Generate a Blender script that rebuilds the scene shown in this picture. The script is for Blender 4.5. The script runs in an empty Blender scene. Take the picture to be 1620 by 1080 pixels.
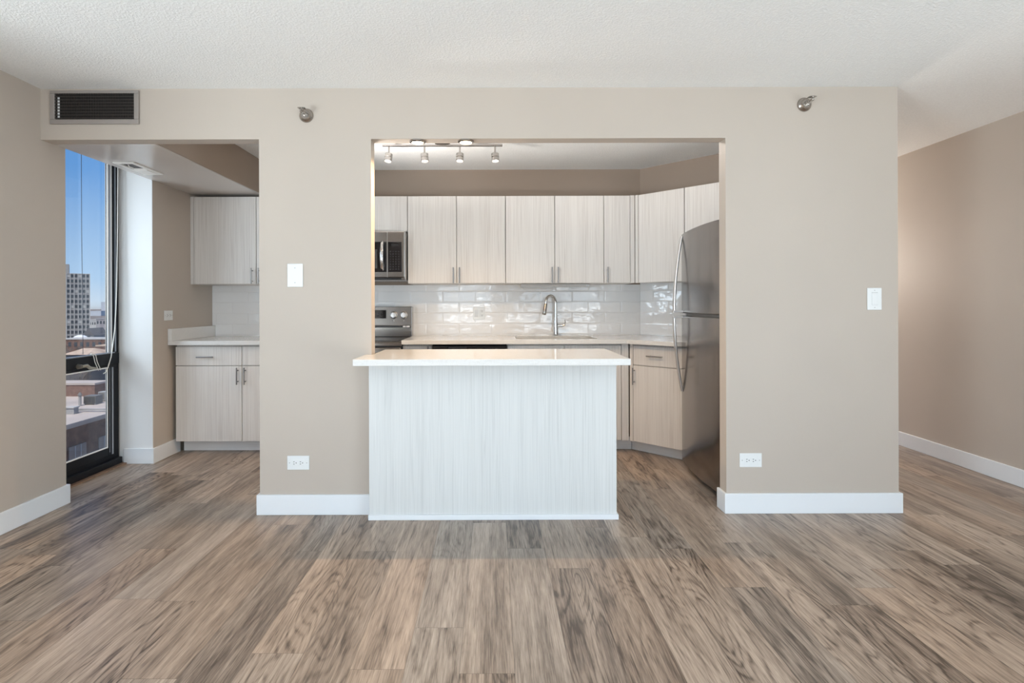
import bpy, bmesh, math, random
from mathutils import Vector, Matrix
C = bpy.context.scene.collection
SC = bpy.context.scene
PI = math.pi
R = math.radians
random.seed(7)

# ------------------------------------------------------------------ camera
cd = bpy.data.cameras.new('camera')
cam = bpy.data.objects.new('camera', cd); C.objects.link(cam)
cd.sensor_width = 36.0
cd.lens = 860.0 / 1620.0 * 36.0
cd.shift_x = (810 - 780) / 1620.0
cd.shift_y = -(540 - 481) / 1620.0
cd.clip_start = 0.05; cd.clip_end = 6000
cam.location = (0, 0, 1.2)
cam.rotation_euler = (PI / 2, 0.003, 0)
SC.camera = cam

# ------------------------------------------------------------------ exposure
SC.view_settings.view_transform = 'Standard'
SC.view_settings.look = 'None'
SC.view_settings.exposure = 0.10
SC.view_settings.gamma = 1.0
SC.view_settings.use_curve_mapping = False
SC.cycles.max_bounces = 10
SC.cycles.diffuse_bounces = 6
SC.cycles.glossy_bounces = 5
SC.cycles.transparent_max_bounces = 12
SC.cycles.sample_clamp_indirect = 6.0
SC.cycles.use_denoising = True

# ------------------------------------------------------------------ sky, sun, daylight at the rear windows, added fill lights
wd = bpy.data.worlds.new('world'); SC.world = wd; wd.use_nodes = True
wt = wd.node_tree; wt.nodes.clear()
wo = wt.nodes.new('ShaderNodeOutputWorld'); wb = wt.nodes.new('ShaderNodeBackground')
tcw = wt.nodes.new('ShaderNodeTexCoord'); spw = wt.nodes.new('ShaderNodeSeparateXYZ')
wt.links.new(tcw.outputs['Generated'], spw.inputs[0])
rw = wt.nodes.new('ShaderNodeValToRGB'); cr = rw.color_ramp
for p, c in ((0.0, (0.30, 0.28, 0.27)), (0.495, (0.45, 0.46, 0.50)), (0.501, (0.62, 0.74, 0.88)), (0.52, (0.43, 0.63, 0.88)), (0.60, (0.13, 0.345, 0.74)), (1.0, (0.06, 0.19, 0.52))):
    if p in (0.0, 1.0): el = cr.elements[0 if p == 0.0 else len(cr.elements) - 1]
    else: el = cr.elements.new(p)
    el.color = (*c, 1)
mpw = wt.nodes.new('ShaderNodeMath'); mpw.operation = 'MULTIPLY_ADD'; mpw.inputs[1].default_value = 0.5; mpw.inputs[2].default_value = 0.5
wt.links.new(spw.outputs[2], mpw.inputs[0]); wt.links.new(mpw.outputs[0], rw.inputs[0])
SKY_STRENGTH = 0.98
wb.inputs['Strength'].default_value = SKY_STRENGTH
wt.links.new(rw.outputs[0], wb.inputs[0]); wt.links.new(wb.outputs[0], wo.inputs[0])

sl = bpy.data.lights.new('sun', 'SUN'); sl.energy = 4.2; sl.angle = R(0.6); sl.color = (1.0, 0.93, 0.84)
sun = bpy.data.objects.new('sun', sl); C.objects.link(sun)
sun.rotation_euler = Vector((-0.03, 0.50, -0.86)).to_track_quat('-Z', 'Y').to_euler()

def area(name, loc, target_dir, sx, sy, power, col):
    l = bpy.data.lights.new(name, 'AREA'); l.shape = 'RECTANGLE'; l.size = sx; l.size_y = sy
    l.energy = power; l.color = col
    o = bpy.data.objects.new(name, l); C.objects.link(o); o.location = loc
    o.rotation_euler = Vector(target_dir).to_track_quat('-Z', 'Z').to_euler()
    return o
# daylight coming in through the assumed rear windows (window_2, window_3) and glazing added for its light in the right wall and the left wall (window_4);
# the upward tilted ones are unseen fill lights added to brighten the ceiling
DAY = (0.80, 0.91, 1.0); UPFILL = (0.86, 0.945, 1.0)
area('daylight_rear_west', (-1.05, -3.40, 1.40), (0, 1, -0.05), 2.0, 1.75, 33, DAY)
area('daylight_rear_east', (1.75, -3.40, 1.40), (0, 1, -0.05), 2.3, 1.75, 35, DAY)
area('side_fill_west', (-3.06, -0.95, 1.25), (1, 0.0, -0.10), 3.2, 2.1, 34, DAY)  # added fill, shining in through the made-up left glazing
area('side_fill_east', (3.66, -0.95, 1.25), (-1, 0.0, -0.10), 3.2, 2.1, 62, DAY)  # added fill from the right, mainly for the left wall
area('upfill_rear_west', (-1.05, -3.45, 0.75), (0.05, 1, 1.8), 2.0, 0.5, 22, UPFILL)
area('upfill_rear_east', (1.75, -3.45, 0.75), (0, 1, 1.8), 2.3, 0.5, 24, UPFILL)
area('upfill_side_west', (-3.1, -1.0, 0.35), (1, 0.0, 1.8), 3.3, 0.5, 450, UPFILL)
area('upfill_side_east', (3.70, -0.9, 0.35), (-1, 0.0, 1.8), 3.2, 0.5, 225, UPFILL)
area('alcove_fill', (-3.25, 2.90, 1.35), (1, 0.95, 0), 0.7, 2.0, 40, (0.78, 0.90, 1.0))  # added fill outside the window, hidden by the left wall, to brighten the alcove
# assumed light added to brighten the hall, round the corner behind the wide wall
def point(name, loc, power, col, size):
    l = bpy.data.lights.new(name, 'POINT'); l.energy = power; l.shadow_soft_size = size; l.color = col
    o = bpy.data.objects.new(name, l); C.objects.link(o); o.location = loc
point('assumed_hall_light', (2.72, 6.0, 1.6), 90, (1.0, 0.91, 0.82), 0.15)
# unseen fill lights added to brighten the kitchen, hidden by the pier and header
area('kitchen_fill_up', (-1.05, 3.62, 1.80), (0.55, 0.15, 1), 0.3, 0.3, 17, (1.0, 0.96, 0.92)).data.spread = R(120)
point('kitchen_fill_east', (0.95, 3.62, 2.32), 9, (1.0, 0.95, 0.90), 0.05)

# ------------------------------------------------------------------ node helper
class NT:
    def __init__(s, name):
        s.m = bpy.data.materials.new(name); s.m.use_nodes = True
        s.t = s.m.node_tree; s.t.nodes.clear()
        s.out = s.t.nodes.new('ShaderNodeOutputMaterial')
    def n(s, typ, **kw):
        nd = s.t.nodes.new(typ)
        for k, v in kw.items(): setattr(nd, k, v)
        return nd
    def set(s, sock, v):
        if hasattr(v, 'is_output') or isinstance(v, bpy.types.NodeSocket): s.t.links.new(v, sock)
        elif v is not None:
            if sock.type == 'RGBA' and len(v) == 3: v = (*v, 1)
            sock.default_value = v
    def math(s, op, a, b=None, c=None, clamp=False):
        nd = s.n('ShaderNodeMath', operation=op); nd.use_clamp = clamp
        s.set(nd.inputs[0], a)
        if b is not None: s.set(nd.inputs[1], b)
        if c is not None: s.set(nd.inputs[2], c)
        return nd.outputs[0]
    def xyz(s, x, y, z):
        nd = s.n('ShaderNodeCombineXYZ')
        s.set(nd.inputs[0], x); s.set(nd.inputs[1], y); s.set(nd.inputs[2], z)
        return nd.outputs[0]
    def sep(s, v):
        nd = s.n('ShaderNodeSeparateXYZ'); s.set(nd.inputs[0], v); return nd.outputs
    def noise(s, vec, scale=1.0, detail=2.0, rough=0.5, dist=0.0):
        nd = s.n('ShaderNodeTexNoise'); s.set(nd.inputs['Vector'], vec)
        nd.inputs['Scale'].default_value = scale; nd.inputs['Detail'].default_value = detail
        nd.inputs['Roughness'].default_value = rough; nd.inputs['Distortion'].default_value = dist
        return nd.outputs[0]
    def white(s, vec):
        nd = s.n('ShaderNodeTexWhiteNoise', noise_dimensions='3D'); s.set(nd.inputs['Vector'], vec); return nd
    def ramp(s, fac, stops, interp='LINEAR'):
        nd = s.n('ShaderNodeValToRGB'); cr = nd.color_ramp; cr.interpolation = interp
        while len(cr.elements) < len(stops): cr.elements.new(0.5)
        for e, (p, c) in zip(cr.elements, stops):
            e.position = p; e.color = (*c, 1) if len(c) == 3 else c
        s.set(nd.inputs[0], fac); return nd.outputs[0]
    def mix(s, fac, a, b, blend='MIX'):
        nd = s.n('ShaderNodeMix', data_type='RGBA', blend_type=blend)
        s.set(nd.inputs[0], fac); s.set(nd.inputs[6], a); s.set(nd.inputs[7], b)
        return nd.outputs[2]
    def rng(s, v, a, b, c, d):
        nd = s.n('ShaderNodeMapRange'); s.set(nd.inputs[0], v)
        for i, q in enumerate((a, b, c, d)): nd.inputs[i + 1].default_value = q
        return nd.outputs[0]
    def bump(s, h, strength, dist):
        nd = s.n('ShaderNodeBump'); s.set(nd.inputs['Height'], h)
        nd.inputs['Strength'].default_value = strength; nd.inputs['Distance'].default_value = dist
        return nd.outputs[0]
    def pos(s): return s.n('ShaderNodeNewGeometry').outputs['Position']
    def obj(s): return s.n('ShaderNodeTexCoord').outputs['Object']
    def bsdf(s, col=(0.8, 0.8, 0.8), rough=0.5, metal=0.0, normal=None, spec=0.5, coat=0.0, emit=None, estr=0.0, aniso=0.0):
        b = s.n('ShaderNodeBsdfPrincipled')
        s.set(b.inputs['Base Color'], col); s.set(b.inputs['Roughness'], rough); s.set(b.inputs['Metallic'], metal)
        b.inputs['Specular IOR Level'].default_value = spec
        b.inputs['Coat Weight'].default_value = coat; b.inputs['Coat Roughness'].default_value = 0.05
        b.inputs['Anisotropic'].default_value = aniso
        if normal is not None: s.set(b.inputs['Normal'], normal)
        if emit is not None:
            b.inputs['Emission Color'].default_value = (*emit, 1); b.inputs['Emission Strength'].default_value = estr
        s.t.links.new(b.outputs[0], s.out.inputs[0]); return b

M = {}
def simple(name, col, rough=0.5, metal=0.0, noise=0.0, nscale=20.0, **kw):
    t = NT(name)
    c = col
    if noise > 0:
        f = t.noise(t.obj(), nscale, 3.0)
        c = t.mix(t.rng(f, 0.3, 0.7, 0, 1), tuple(x * (1 - noise) for x in col), tuple(min(1, x * (1 + noise)) for x in col))
    t.bsdf(c, rough, metal, **kw)
    M[name] = t.m; return t.m

def paint(name, col, rough=0.55, spec=0.35):
    t = NT(name); p = t.pos()
    f = t.noise(p, 1.3, 3.0)
    c = t.mix(t.rng(f, 0.35, 0.65, 0, 1), tuple(x * 0.975 for x in col), tuple(x * 1.02 for x in col))
    b = t.bump(t.noise(p, 160, 3.0), 0.12, 0.002)
    t.bsdf(c, rough, 0, normal=b, spec=spec); M[name] = t.m
paint('wall_paint', (0.505, 0.446, 0.388))
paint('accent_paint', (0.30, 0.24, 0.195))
paint('soffit_paint', (0.64, 0.60, 0.565), 0.24, 0.6)
paint('return_paint', (0.80, 0.80, 0.79))

def ceiling_mat():
    t = NT('ceiling_texture'); p = t.pos()
    n1 = t.noise(p, 95, 3.0, 0.6); n2 = t.noise(p, 40, 2.0, 0.5)
    h = t.math('ADD', t.rng(n1, 0.42, 0.66, 0, 1), t.math('MULTIPLY', n2, 0.6))
    c = t.mix(t.rng(n1, 0.4, 0.65, 0, 1), (0.84, 0.85, 0.845), (0.89, 0.90, 0.895))
    t.bsdf(c, 0.85, 0, normal=t.bump(h, 0.42, 0.005), spec=0.2); M['ceiling'] = t.m
ceiling_mat()

def floor_mat():
    t = NT('plank_floor'); p = t.sep(t.pos()); x, y = p[0], p[1]
    W, L = 0.181, 1.22
    u = t.math('DIVIDE', t.math('SUBTRACT', x, 0.068), W)
    row = t.math('FLOOR', u); fu = t.math('FRACT', u)
    r1 = t.white(t.xyz(row, 3.7, 1.1)).outputs['Value']
    v = t.math('ADD', t.math('DIVIDE', y, L), t.math('MULTIPLY', r1, 7.0))
    ci = t.math('FLOOR', v); fv = t.math('FRACT', v)
    wn = t.white(t.xyz(row, ci, 9.3)); idv = wn.outputs['Value']; idc = t.sep(wn.outputs['Color'])
    off = t.math('MULTIPLY', idv, 91.0)
    # broad cathedral field whose contour lines make the grain arches
    fieldv = t.xyz(t.math('ADD', t.math('MULTIPLY', x, 6.5), off), t.math('ADD', t.math('MULTIPLY', y, 1.15), off), t.math('MULTIPLY', off, 0.7))
    fld = t.noise(fieldv, 1.0, 1.5, 0.45, 0.25)
    wob = t.noise(t.xyz(t.math('MULTIPLY', x, 60.0), t.math('MULTIPLY', y, 9.0), off), 1.0, 3.0)
    ringp = t.math('ADD', t.math('MULTIPLY', fld, 17.0), t.math('MULTIPLY', wob, 0.9))
    ring = t.math('ABSOLUTE', t.math('SUBTRACT', t.math('MULTIPLY', t.math('FRACT', ringp), 2.0), 1.0))
    ringm = t.rng(ring, 0.0, 0.55, 1.0, 0.0)
    # straight fine grain
    fine = t.noise(t.xyz(t.math('ADD', t.math('MULTIPLY', x, 230.0), off), t.math('MULTIPLY', y, 9.0), off), 1.0, 4.0, 0.6, 0.2)
    fine2 = t.noise(t.xyz(t.math('ADD', t.math('MULTIPLY', x, 52.0), off), t.math('MULTIPLY', y, 3.4), off), 1.0, 4.0, 0.55, 0.5)
    broad = t.noise(t.xyz(t.math('ADD', t.math('MULTIPLY', x, 10.0), off), t.math('MULTIPLY', y, 0.8), off), 1.0, 3.0, 0.5, 0.2)
    tone = t.math('ADD', t.math('MULTIPLY', t.rng(broad, 0.3, 0.7, 0, 1), 0.38), t.math('MULTIPLY', idc[0], 0.25))
    tone = t.math('ADD', tone, t.math('MULTIPLY', t.rng(fine2, 0.32, 0.68, 0, 1), 0.24))
    tone = t.math('ADD', tone, t.math('MULTIPLY', t.rng(fine, 0.34, 0.66, -1, 1), 0.17))
    tone = t.math('SUBTRACT', tone, t.math('MULTIPLY', t.math('MULTIPLY', ringm, t.rng(idc[2], 0.25, 0.7, 0.15, 1.0)), t.rng(fine2, 0.3, 0.7, 0.40, 0.10)))
    col = t.ramp(tone, [(0.0, (0.075, 0.054, 0.041)), (0.22, (0.185, 0.142, 0.112)), (0.5, (0.35, 0.278, 0.224)), (0.75, (0.475, 0.39, 0.322)), (1.0, (0.58, 0.495, 0.42))])
    warm = t.mix(idc[1], (1.05, 0.985, 0.92), (0.96, 1.0, 1.03))
    col = t.mix(1.0, col, warm, 'MULTIPLY')
    eu = t.math('MULTIPLY', t.math('MINIMUM', fu, t.math('SUBTRACT', 1.0, fu)), W)
    ev = t.math('MULTIPLY', t.math('MINIMUM', fv, t.math('SUBTRACT', 1.0, fv)), L)
    e = t.math('MINIMUM', eu, ev)
    seam = t.rng(e, 0.0003, 0.0016, 0.55, 1.0)
    col = t.mix(1.0, col, t.xyz(seam, seam, seam), 'MULTIPLY')
    rough = t.rng(fine, 0.3, 0.7, 0.30, 0.44)
    h = t.math('ADD', t.math('MULTIPLY', fine, 0.5), t.rng(e, 0.0, 0.002, 0.0, 1.0))
    t.bsdf(col, rough, 0, normal=t.bump(h, 0.25, 0.0008), spec=0.5); M['floor'] = t.m
floor_mat()

def laminate(name, light, dark, horizontal=False):
    t = NT(name); o = t.sep(t.obj())
    def vec(k, l):
        if horizontal: return t.xyz(t.math('MULTIPLY', o[0], l), t.math('MULTIPLY', o[1], k), t.math('MULTIPLY', o[2], k))
        return t.xyz(t.math('MULTIPLY', o[0], k), t.math('MULTIPLY', o[1], k), t.math('MULTIPLY', o[2], l))
    a = t.noise(vec(330.0, 2.4), 1.0, 2.0, 0.6); b = t.noise(vec(105.0, 0.9), 1.0, 2.0, 0.5); c_ = t.noise(vec(14.0, 0.4), 1.0, 2.0, 0.5)
    line = t.math('ABSOLUTE', t.math('SUBTRACT', b, 0.5))
    ln = t.rng(line, 0.0, 0.055, 1.0, 0.0)
    d = t.math('ADD', t.math('MULTIPLY', ln, t.rng(c_, 0.35, 0.6, 0.75, 0.35)), t.math('MULTIPLY', t.rng(a, 0.40, 0.60, 1.0, 0.0), 0.28))
    d = t.math('ADD', d, t.math('MULTIPLY', t.rng(c_, 0.35, 0.65, 0.14, 0.0), 1.0), clamp=True)
    c = t.mix(d, light, dark)
    t.bsdf(c, 0.42, 0, normal=t.bump(a, 0.10, 0.0006), spec=0.4); M[name] = t.m
laminate('laminate', (0.75, 0.725, 0.695), (0.59, 0.555, 0.525))
laminate('island_laminate', (0.70, 0.715, 0.71), (0.575, 0.59, 0.585))
laminate('toe_laminate', (0.86, 0.85, 0.84), (0.72, 0.70, 0.69), True)

def quartz():
    t = NT('quartz'); p = t.obj()
    a = t.noise(p, 420, 2.0, 0.6); b = t.noise(p, 26, 5.0, 0.65, 1.2)
    c = t.mix(t.rng(a, 0.60, 0.72, 0, 0.35), (0.745, 0.74, 0.725), (0.54, 0.525, 0.51))
    vein = t.math('ABSOLUTE', t.math('SUBTRACT', b, 0.5))
    c = t.mix(t.rng(vein, 0.0, 0.012, 0.35, 0.0), c, (0.47, 0.455, 0.43))
    t.bsdf(c, 0.10, 0, spec=0.5); M['quartz'] = t.m
quartz()

def tile():
    t = NT('glossy_tile'); o = t.sep(t.obj()); u, z = o[0], o[2]
    TW, TH = 0.2985, 0.0993
    rv = t.math('DIVIDE', t.math('SUBTRACT', z, 0.922 - 10 * TH), TH)
    row = t.math('FLOOR', rv); fr = t.math('FRACT', rv)
    par = t.math('MULTIPLY', t.math('MODULO', row, 2.0), 0.5)
    uv = t.math('ADD', t.math('DIVIDE', t.math('SUBTRACT', u, 0.880 - 40 * TW), TW), par)
    ci = t.math('FLOOR', uv); fc = t.math('FRACT', uv)
    wn = t.white(t.xyz(row, ci, 2.2)); idc = t.sep(wn.outputs['Color']); idv = wn.outputs['Value']
    eu = t.math('MULTIPLY', t.math('MINIMUM', fc, t.math('SUBTRACT', 1.0, fc)), TW)
    ev = t.math('MULTIPLY', t.math('MINIMUM', fr, t.math('SUBTRACT', 1.0, fr)), TH)
    e = t.math('MINIMUM', eu, ev)
    grout = t.rng(e, 0.0006, 0.0014, 0.0, 1.0)
    bev = t.rng(e, 0.0, 0.010, 0.0, 1.0)
    off = t.math('MULTIPLY', idv, 50.0)
    wav = t.noise(t.xyz(t.math('ADD', t.math('MULTIPLY', u, 9.0), off), off, t.math('MULTIPLY', z, 16.0)), 1.0, 1.5, 0.5)
    tilt = t.math('ADD', t.math('MULTIPLY', t.math('MULTIPLY', t.math('SUBTRACT', fr, 0.5), t.math('SUBTRACT', idc[0], 0.5)), 1.6),
                  t.math('MULTIPLY', t.math('MULTIPLY', t.math('SUBTRACT', fc, 0.5), t.math('SUBTRACT', idc[1], 0.5)), 2.2))
    h = t.math('ADD', t.math('ADD', t.math('MULTIPLY', wav, 1.1), tilt), t.math('MULTIPLY', bev, 0.32))
    c = t.mix(grout, (0.74, 0.735, 0.73), (0.865, 0.87, 0.875))
    rough = t.rng(grout, 0.0, 1.0, 0.6, 0.06)
    t.bsdf(c, rough, 0, normal=t.bump(h, 0.75, 0.004), spec=0.7); M['tile'] = t.m
tile()

def steel(name, col, rough, sx=3.0, sz=140.0):
    t = NT(name); o = t.sep(t.obj())
    v = t.xyz(t.math('MULTIPLY', o[0], sx), t.math('MULTIPLY', o[1], sx), t.math('MULTIPLY', o[2], sz))
    a = t.noise(v, 1.0, 3.0)
    r = t.rng(a, 0.3, 0.7, rough - 0.015, rough + 0.02)
    c = t.mix(t.rng(a, 0.3, 0.7, 0, 1), tuple(x * 0.95 for x in col), col)
    t.bsdf(c, r, 1.0); M[name] = t.m
steel('steel', (0.35, 0.33, 0.31), 0.24)
steel('fridge_steel', (0.29, 0.27, 0.262), 0.18, 60.0, 1.2)
simple('steel_light', (0.72, 0.71, 0.70), 0.36, 1.0)
simple('chrome', (0.78, 0.77, 0.76), 0.10, 1.0)
simple('nickel', (0.40, 0.37, 0.34), 0.20, 1.0)
simple('handle_steel', (0.30, 0.29, 0.285), 0.28, 1.0)
simple('sink_steel', (0.27, 0.26, 0.255), 0.3, 1.0)
simple('black_glass', (0.008, 0.008, 0.010), 0.05, 0, spec=0.6)
simple('black_plastic', (0.012, 0.012, 0.013), 0.30)
simple('door_glass', (0.06, 0.065, 0.07), 0.10)
simple('dark_grey', (0.06, 0.06, 0.06), 0.5)
simple('mark_grey', (0.03, 0.03, 0.036), 0.5)
simple('trim_white', (0.79, 0.82, 0.85), 0.35)
simple('plate_white', (0.78, 0.80, 0.80), 0.22)
simple('plate_shade', (0.68, 0.70, 0.71), 0.25)
simple('screw_grey', (0.42, 0.43, 0.43), 0.35, 0.6)
simple('slot_black', (0.03, 0.03, 0.03), 0.6)
simple('vent_metal', (0.36, 0.325, 0.30), 0.45, 0.3)
simple('vent_blade', (0.060, 0.050, 0.045), 0.5, 0.2)
simple('duct_dark', (0.018, 0.014, 0.012), 0.8)
simple('bar_grey', (0.56, 0.54, 0.52), 0.5)
simple('vent_white', (0.80, 0.78, 0.74), 0.45)
simple('frame_black', (0.005, 0.006, 0.009), 0.45, spec=0.25)
simple('frame_grey', (0.26, 0.29, 0.34), 0.4)
simple('frame_white', (0.82, 0.83, 0.83), 0.4)
simple('cord_white', (0.80, 0.80, 0.76), 0.6)
simple('cord_dark', (0.05, 0.06, 0.08), 0.6)
simple('crank_metal', (0.42, 0.40, 0.34), 0.35, 0.8)
simple('wood_sill', (0.20, 0.135, 0.095), 0.5, 0, 0.25, 30)
simple('brick', (0.165, 0.088, 0.064), 0.9, 0, 0.3, 1.2)
simple('brick_red', (0.20, 0.115, 0.09), 0.9, 0, 0.25, 1.5)
simple('roof_pale', (0.47, 0.40, 0.355), 0.9, 0, 0.12, 0.25)
simple('roof_tan', (0.50, 0.37, 0.28), 0.9, 0, 0.2, 0.6)
simple('concrete', (0.33, 0.32, 0.31), 0.9, 0, 0.12, 0.5)
simple('concrete_light', (0.50, 0.49, 0.47), 0.9, 0, 0.1, 0.5)
simple('window_dark', (0.05, 0.06, 0.075), 0.15)
simple('window_beige', (0.30, 0.25, 0.215), 0.4)
simple('house_dark', (0.11, 0.105, 0.11), 0.9)
simple('house_pale', (0.48, 0.46, 0.44), 0.9)
simple('haze_grey', (0.50, 0.53, 0.58), 0.9, 0, 0.06, 0.05)  # distance haze put into the colour of the far buildings
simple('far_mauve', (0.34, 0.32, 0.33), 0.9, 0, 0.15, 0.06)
simple('tent_white', (0.75, 0.77, 0.79), 0.7)
simple('bark', (0.16, 0.135, 0.12), 0.9)
simple('ac_metal', (0.16, 0.15, 0.14), 0.6)
simple('lamp_shell', (0.42, 0.40, 0.38), 0.25, 1.0)
simple('bulb_warm', (1, 0.9, 0.7), 0.5, emit=(1.0, 0.86, 0.62), estr=14.0)
simple('bulb_white', (1, 0.95, 0.9), 0.5, emit=(1.0, 0.94, 0.84), estr=4.0)
def ground_mat():
    t = NT('ground_city'); p = t.pos()
    a = t.noise(p, 0.035, 6.0, 0.65); 
    c = t.ramp(a, [(0.3, (0.10, 0.085, 0.08)), (0.5, (0.20, 0.17, 0.155)), (0.62, (0.30, 0.25, 0.22)), (0.75, (0.15, 0.135, 0.13))])
    t.bsdf(c, 1.0, 0, spec=0.1); M['ground'] = t.m
ground_mat()
def glass():
    t = NT('window_glass')
    a = t.n('ShaderNodeBsdfTransparent'); b = t.n('ShaderNodeBsdfGlossy'); b.inputs['Roughness'].default_value = 0.02
    a.inputs[0].default_value = (0.96, 0.97, 0.97, 1)
    m = t.n('ShaderNodeMixShader'); m.inputs[0].default_value = 0.05
    t.t.links.new(a.outputs[0], m.inputs[1]); t.t.links.new(b.outputs[0], m.inputs[2]); t.t.links.new(m.outputs[0], t.out.inputs[0])
    M['glass'] = t.m
glass()

# ------------------------------------------------------------------ mesh helpers
class MB:
    def __init__(s): s.b = bmesh.new()
    def box(s, x0, x1, y0, y1, z0, z1):
        v = [s.b.verts.new((x, y, z)) for x in (x0, x1) for y in (y0, y1) for z in (z0, z1)]
        for f in ((0, 1, 3, 2), (4, 6, 7, 5), (0, 4, 5, 1), (2, 3, 7, 6), (0, 2, 6, 4), (1, 5, 7, 3)):
            s.b.faces.new([v[i] for i in f])
        return s
    def prism(s, pts, z0, z1):
        a = [s.b.verts.new((p[0], p[1], z0)) for p in pts]; b = [s.b.verts.new((p[0], p[1], z1)) for p in pts]
        s.b.faces.new(a[::-1]); s.b.faces.new(b)
        n = len(pts)
        for i in range(n): s.b.faces.new((a[i], a[(i + 1) % n], b[(i + 1) % n], b[i]))
        return s
    def extrude(s, pts3, vec):
        vec = Vector(vec)
        a = [s.b.verts.new(p) for p in pts3]; b = [s.b.verts.new(Vector(p) + vec) for p in pts3]
        s.b.faces.new(a[::-1]); s.b.faces.new(b); n = len(pts3)
        for i in range(n): s.b.faces.new((a[i], a[(i + 1) % n], b[(i + 1) % n], b[i]))
        return s
    def tube(s, pts, r, seg=12):
        pts = [Vector(p) for p in pts]; n = len(pts)
        rs = r if isinstance(r, (list, tuple)) else [r] * n
        rings = []; up = None
        for i, p in enumerate(pts):
            d = (pts[min(i + 1, n - 1)] - pts[max(i - 1, 0)]).normalized()
            if up is None:
                up = Vector((0, 0, 1)) if abs(d.z) < 0.9 else Vector((1, 0, 0))
            a = d.cross(up)
            if a.length < 1e-5: a = d.orthogonal()
            a.normalize(); b = a.cross(d).normalized(); up = b
            rings.append([s.b.verts.new(p + (a * math.cos(2 * PI * k / seg) + b * math.sin(2 * PI * k / seg)) * rs[i]) for k in range(seg)])
        for i in range(n - 1):
            for k in range(seg):
                s.b.faces.new((rings[i][k], rings[i][(k + 1) % seg], rings[i + 1][(k + 1) % seg], rings[i + 1][k]))
        s.b.faces.new(rings[0][::-1]); s.b.faces.new(rings[-1])
        return s
    def cyl(s, p0, p1, r, r2=None, seg=24): return s.tube([p0, p1], [r, r if r2 is None else r2], seg)
    def lathe(s, prof, seg=32, origin=(0, 0, 0), axis=(0, 0, 1)):
        ax = Vector(axis).normalized(); a = ax.orthogonal().normalized(); b = ax.cross(a); o = Vector(origin)
        rings = []
        for r, h in prof:
            rings.append([s.b.verts.new(o + ax * h + (a * math.cos(2 * PI * k / seg) + b * math.sin(2 * PI * k / seg)) * max(r, 1e-4)) for k in range(seg)])
        for i in range(len(rings) - 1):
            for k in range(seg):
                s.b.faces.new((rings[i][k], rings[i][(k + 1) % seg], rings[i + 1][(k + 1) % seg], rings[i + 1][k]))
        s.b.faces.new(rings[0][::-1]); s.b.faces.new(rings[-1]); return s
    def build(s, name, mat, parent=None, bevel=0.0, smooth=False, seg=2, angle=35):
        bmesh.ops.recalc_face_normals(s.b, faces=s.b.faces[:])
        me = bpy.data.meshes.new(name); s.b.to_mesh(me); s.b.free()
        o = bpy.data.objects.new(name, me); C.objects.link(o)
        me.materials.append(M[mat] if isinstance(mat, str) else mat)
        if parent is not None: o.parent = parent
        if smooth:
            me.polygons.foreach_set('use_smooth', [True] * len(me.polygons))
            me.set_sharp_from_angle(angle=R(angle))
        if bevel > 0:
            m = o.modifiers.new('bevel', 'BEVEL'); m.width = bevel; m.segments = seg; m.limit_method = 'ANGLE'; m.angle_limit = R(40)
            m.harden_normals = False
        return o

def thing(name, label, cat, loc=(0, 0, 0), rotz=0.0, group=None):
    o = bpy.data.objects.new(name, None); C.objects.link(o); o.empty_display_size = 0.1
    o.location = loc; o.rotation_euler = (0, 0, rotz); o['label'] = label; o['category'] = cat
    if group: o['group'] = group
    return o
def tag(o, label, cat, group=None, loc=None):
    o['label'] = label; o['category'] = cat
    if group: o['group'] = group
    if loc: o.location = loc
    return o
def struct(o, kind='structure'):
    o['kind'] = kind; return o
def box(x0, x1, y0, y1, z0, z1): return MB().box(x0, x1, y0, y1, z0, z1)
def copy_tree(o, parent=None):
    c = o.copy(); C.objects.link(c)
    if parent is not None: c.parent = parent
    for ch in list(o.children): copy_tree(ch, c)
    return c

# ------------------------------------------------------------------ room shell (D = world y, camera at 0,0,1.2)
H = 2.44; OP = 2.149
YW, YB = 3.116, 3.206           # partition front and back face
BK = 5.015                      # kitchen back wall
struct(box(-2.9, 3.6, -3.3, 7.2, -0.12, 0.0).build('floor', 'floor'))
struct(box(-2.9, 3.6, -3.3, 7.2, H, H + 0.12).build('ceiling', 'ceiling'))
w = MB(); w.box(-2.95, -2.59, 1.60, 3.295, 0, H); w.box(-2.95, -2.59, -3.2, -2.7, 0, H); w.box(-2.95, -2.59, -2.7, 1.60, 2.34, H); w.box(-2.95, -2.59, -2.7, 1.60, 0, .12)
struct(w.build('wall_left', 'wall_paint'))
e = bpy.data.objects.new('window_4', None); C.objects.link(e); struct(e)  # unseen glazing, put in to light the room from the left
f = MB()
for k in range(4): f.box(-2.90, -2.84, -2.7 + k * 1.4165, -2.65 + k * 1.4165, .12, 2.34)
for k in range(3):
    f.box(-2.90, -2.84, -2.65 + k * 1.4165, -2.7 + (k + 1) * 1.4165, .12, .17); f.box(-2.90, -2.84, -2.65 + k * 1.4165, -2.7 + (k + 1) * 1.4165, 2.29, 2.34)
f.build('window_frame', 'frame_black', e)
box(-2.872, -2.868, -2.65, 1.5495, .17, 2.29).build('window_pane', 'glass', e)
struct(MB().prism([(-2.95, 4.135), (-2.587, 4.135), (-2.587, 5.2), (-2.95, 5.2)], 0, H).build('wall_alcove', 'wall_paint'))
w = MB()
w.box(-2.59, -1.339, YW, YB, OP, H)            # header over the alcove
w.box(-1.339, -0.6975, YW, YB, 0, H)           # pier
w.box(-0.6975, 1.335, YW, YB, OP, H)           # header over the pass-through
w.box(1.335, 2.3225, YW, YB, 0, H)             # wide pier
bmesh.ops.remove_doubles(w.b, verts=w.b.verts[:], dist=1e-5)
struct(w.build('wall_front', 'wall_paint'))
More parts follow.
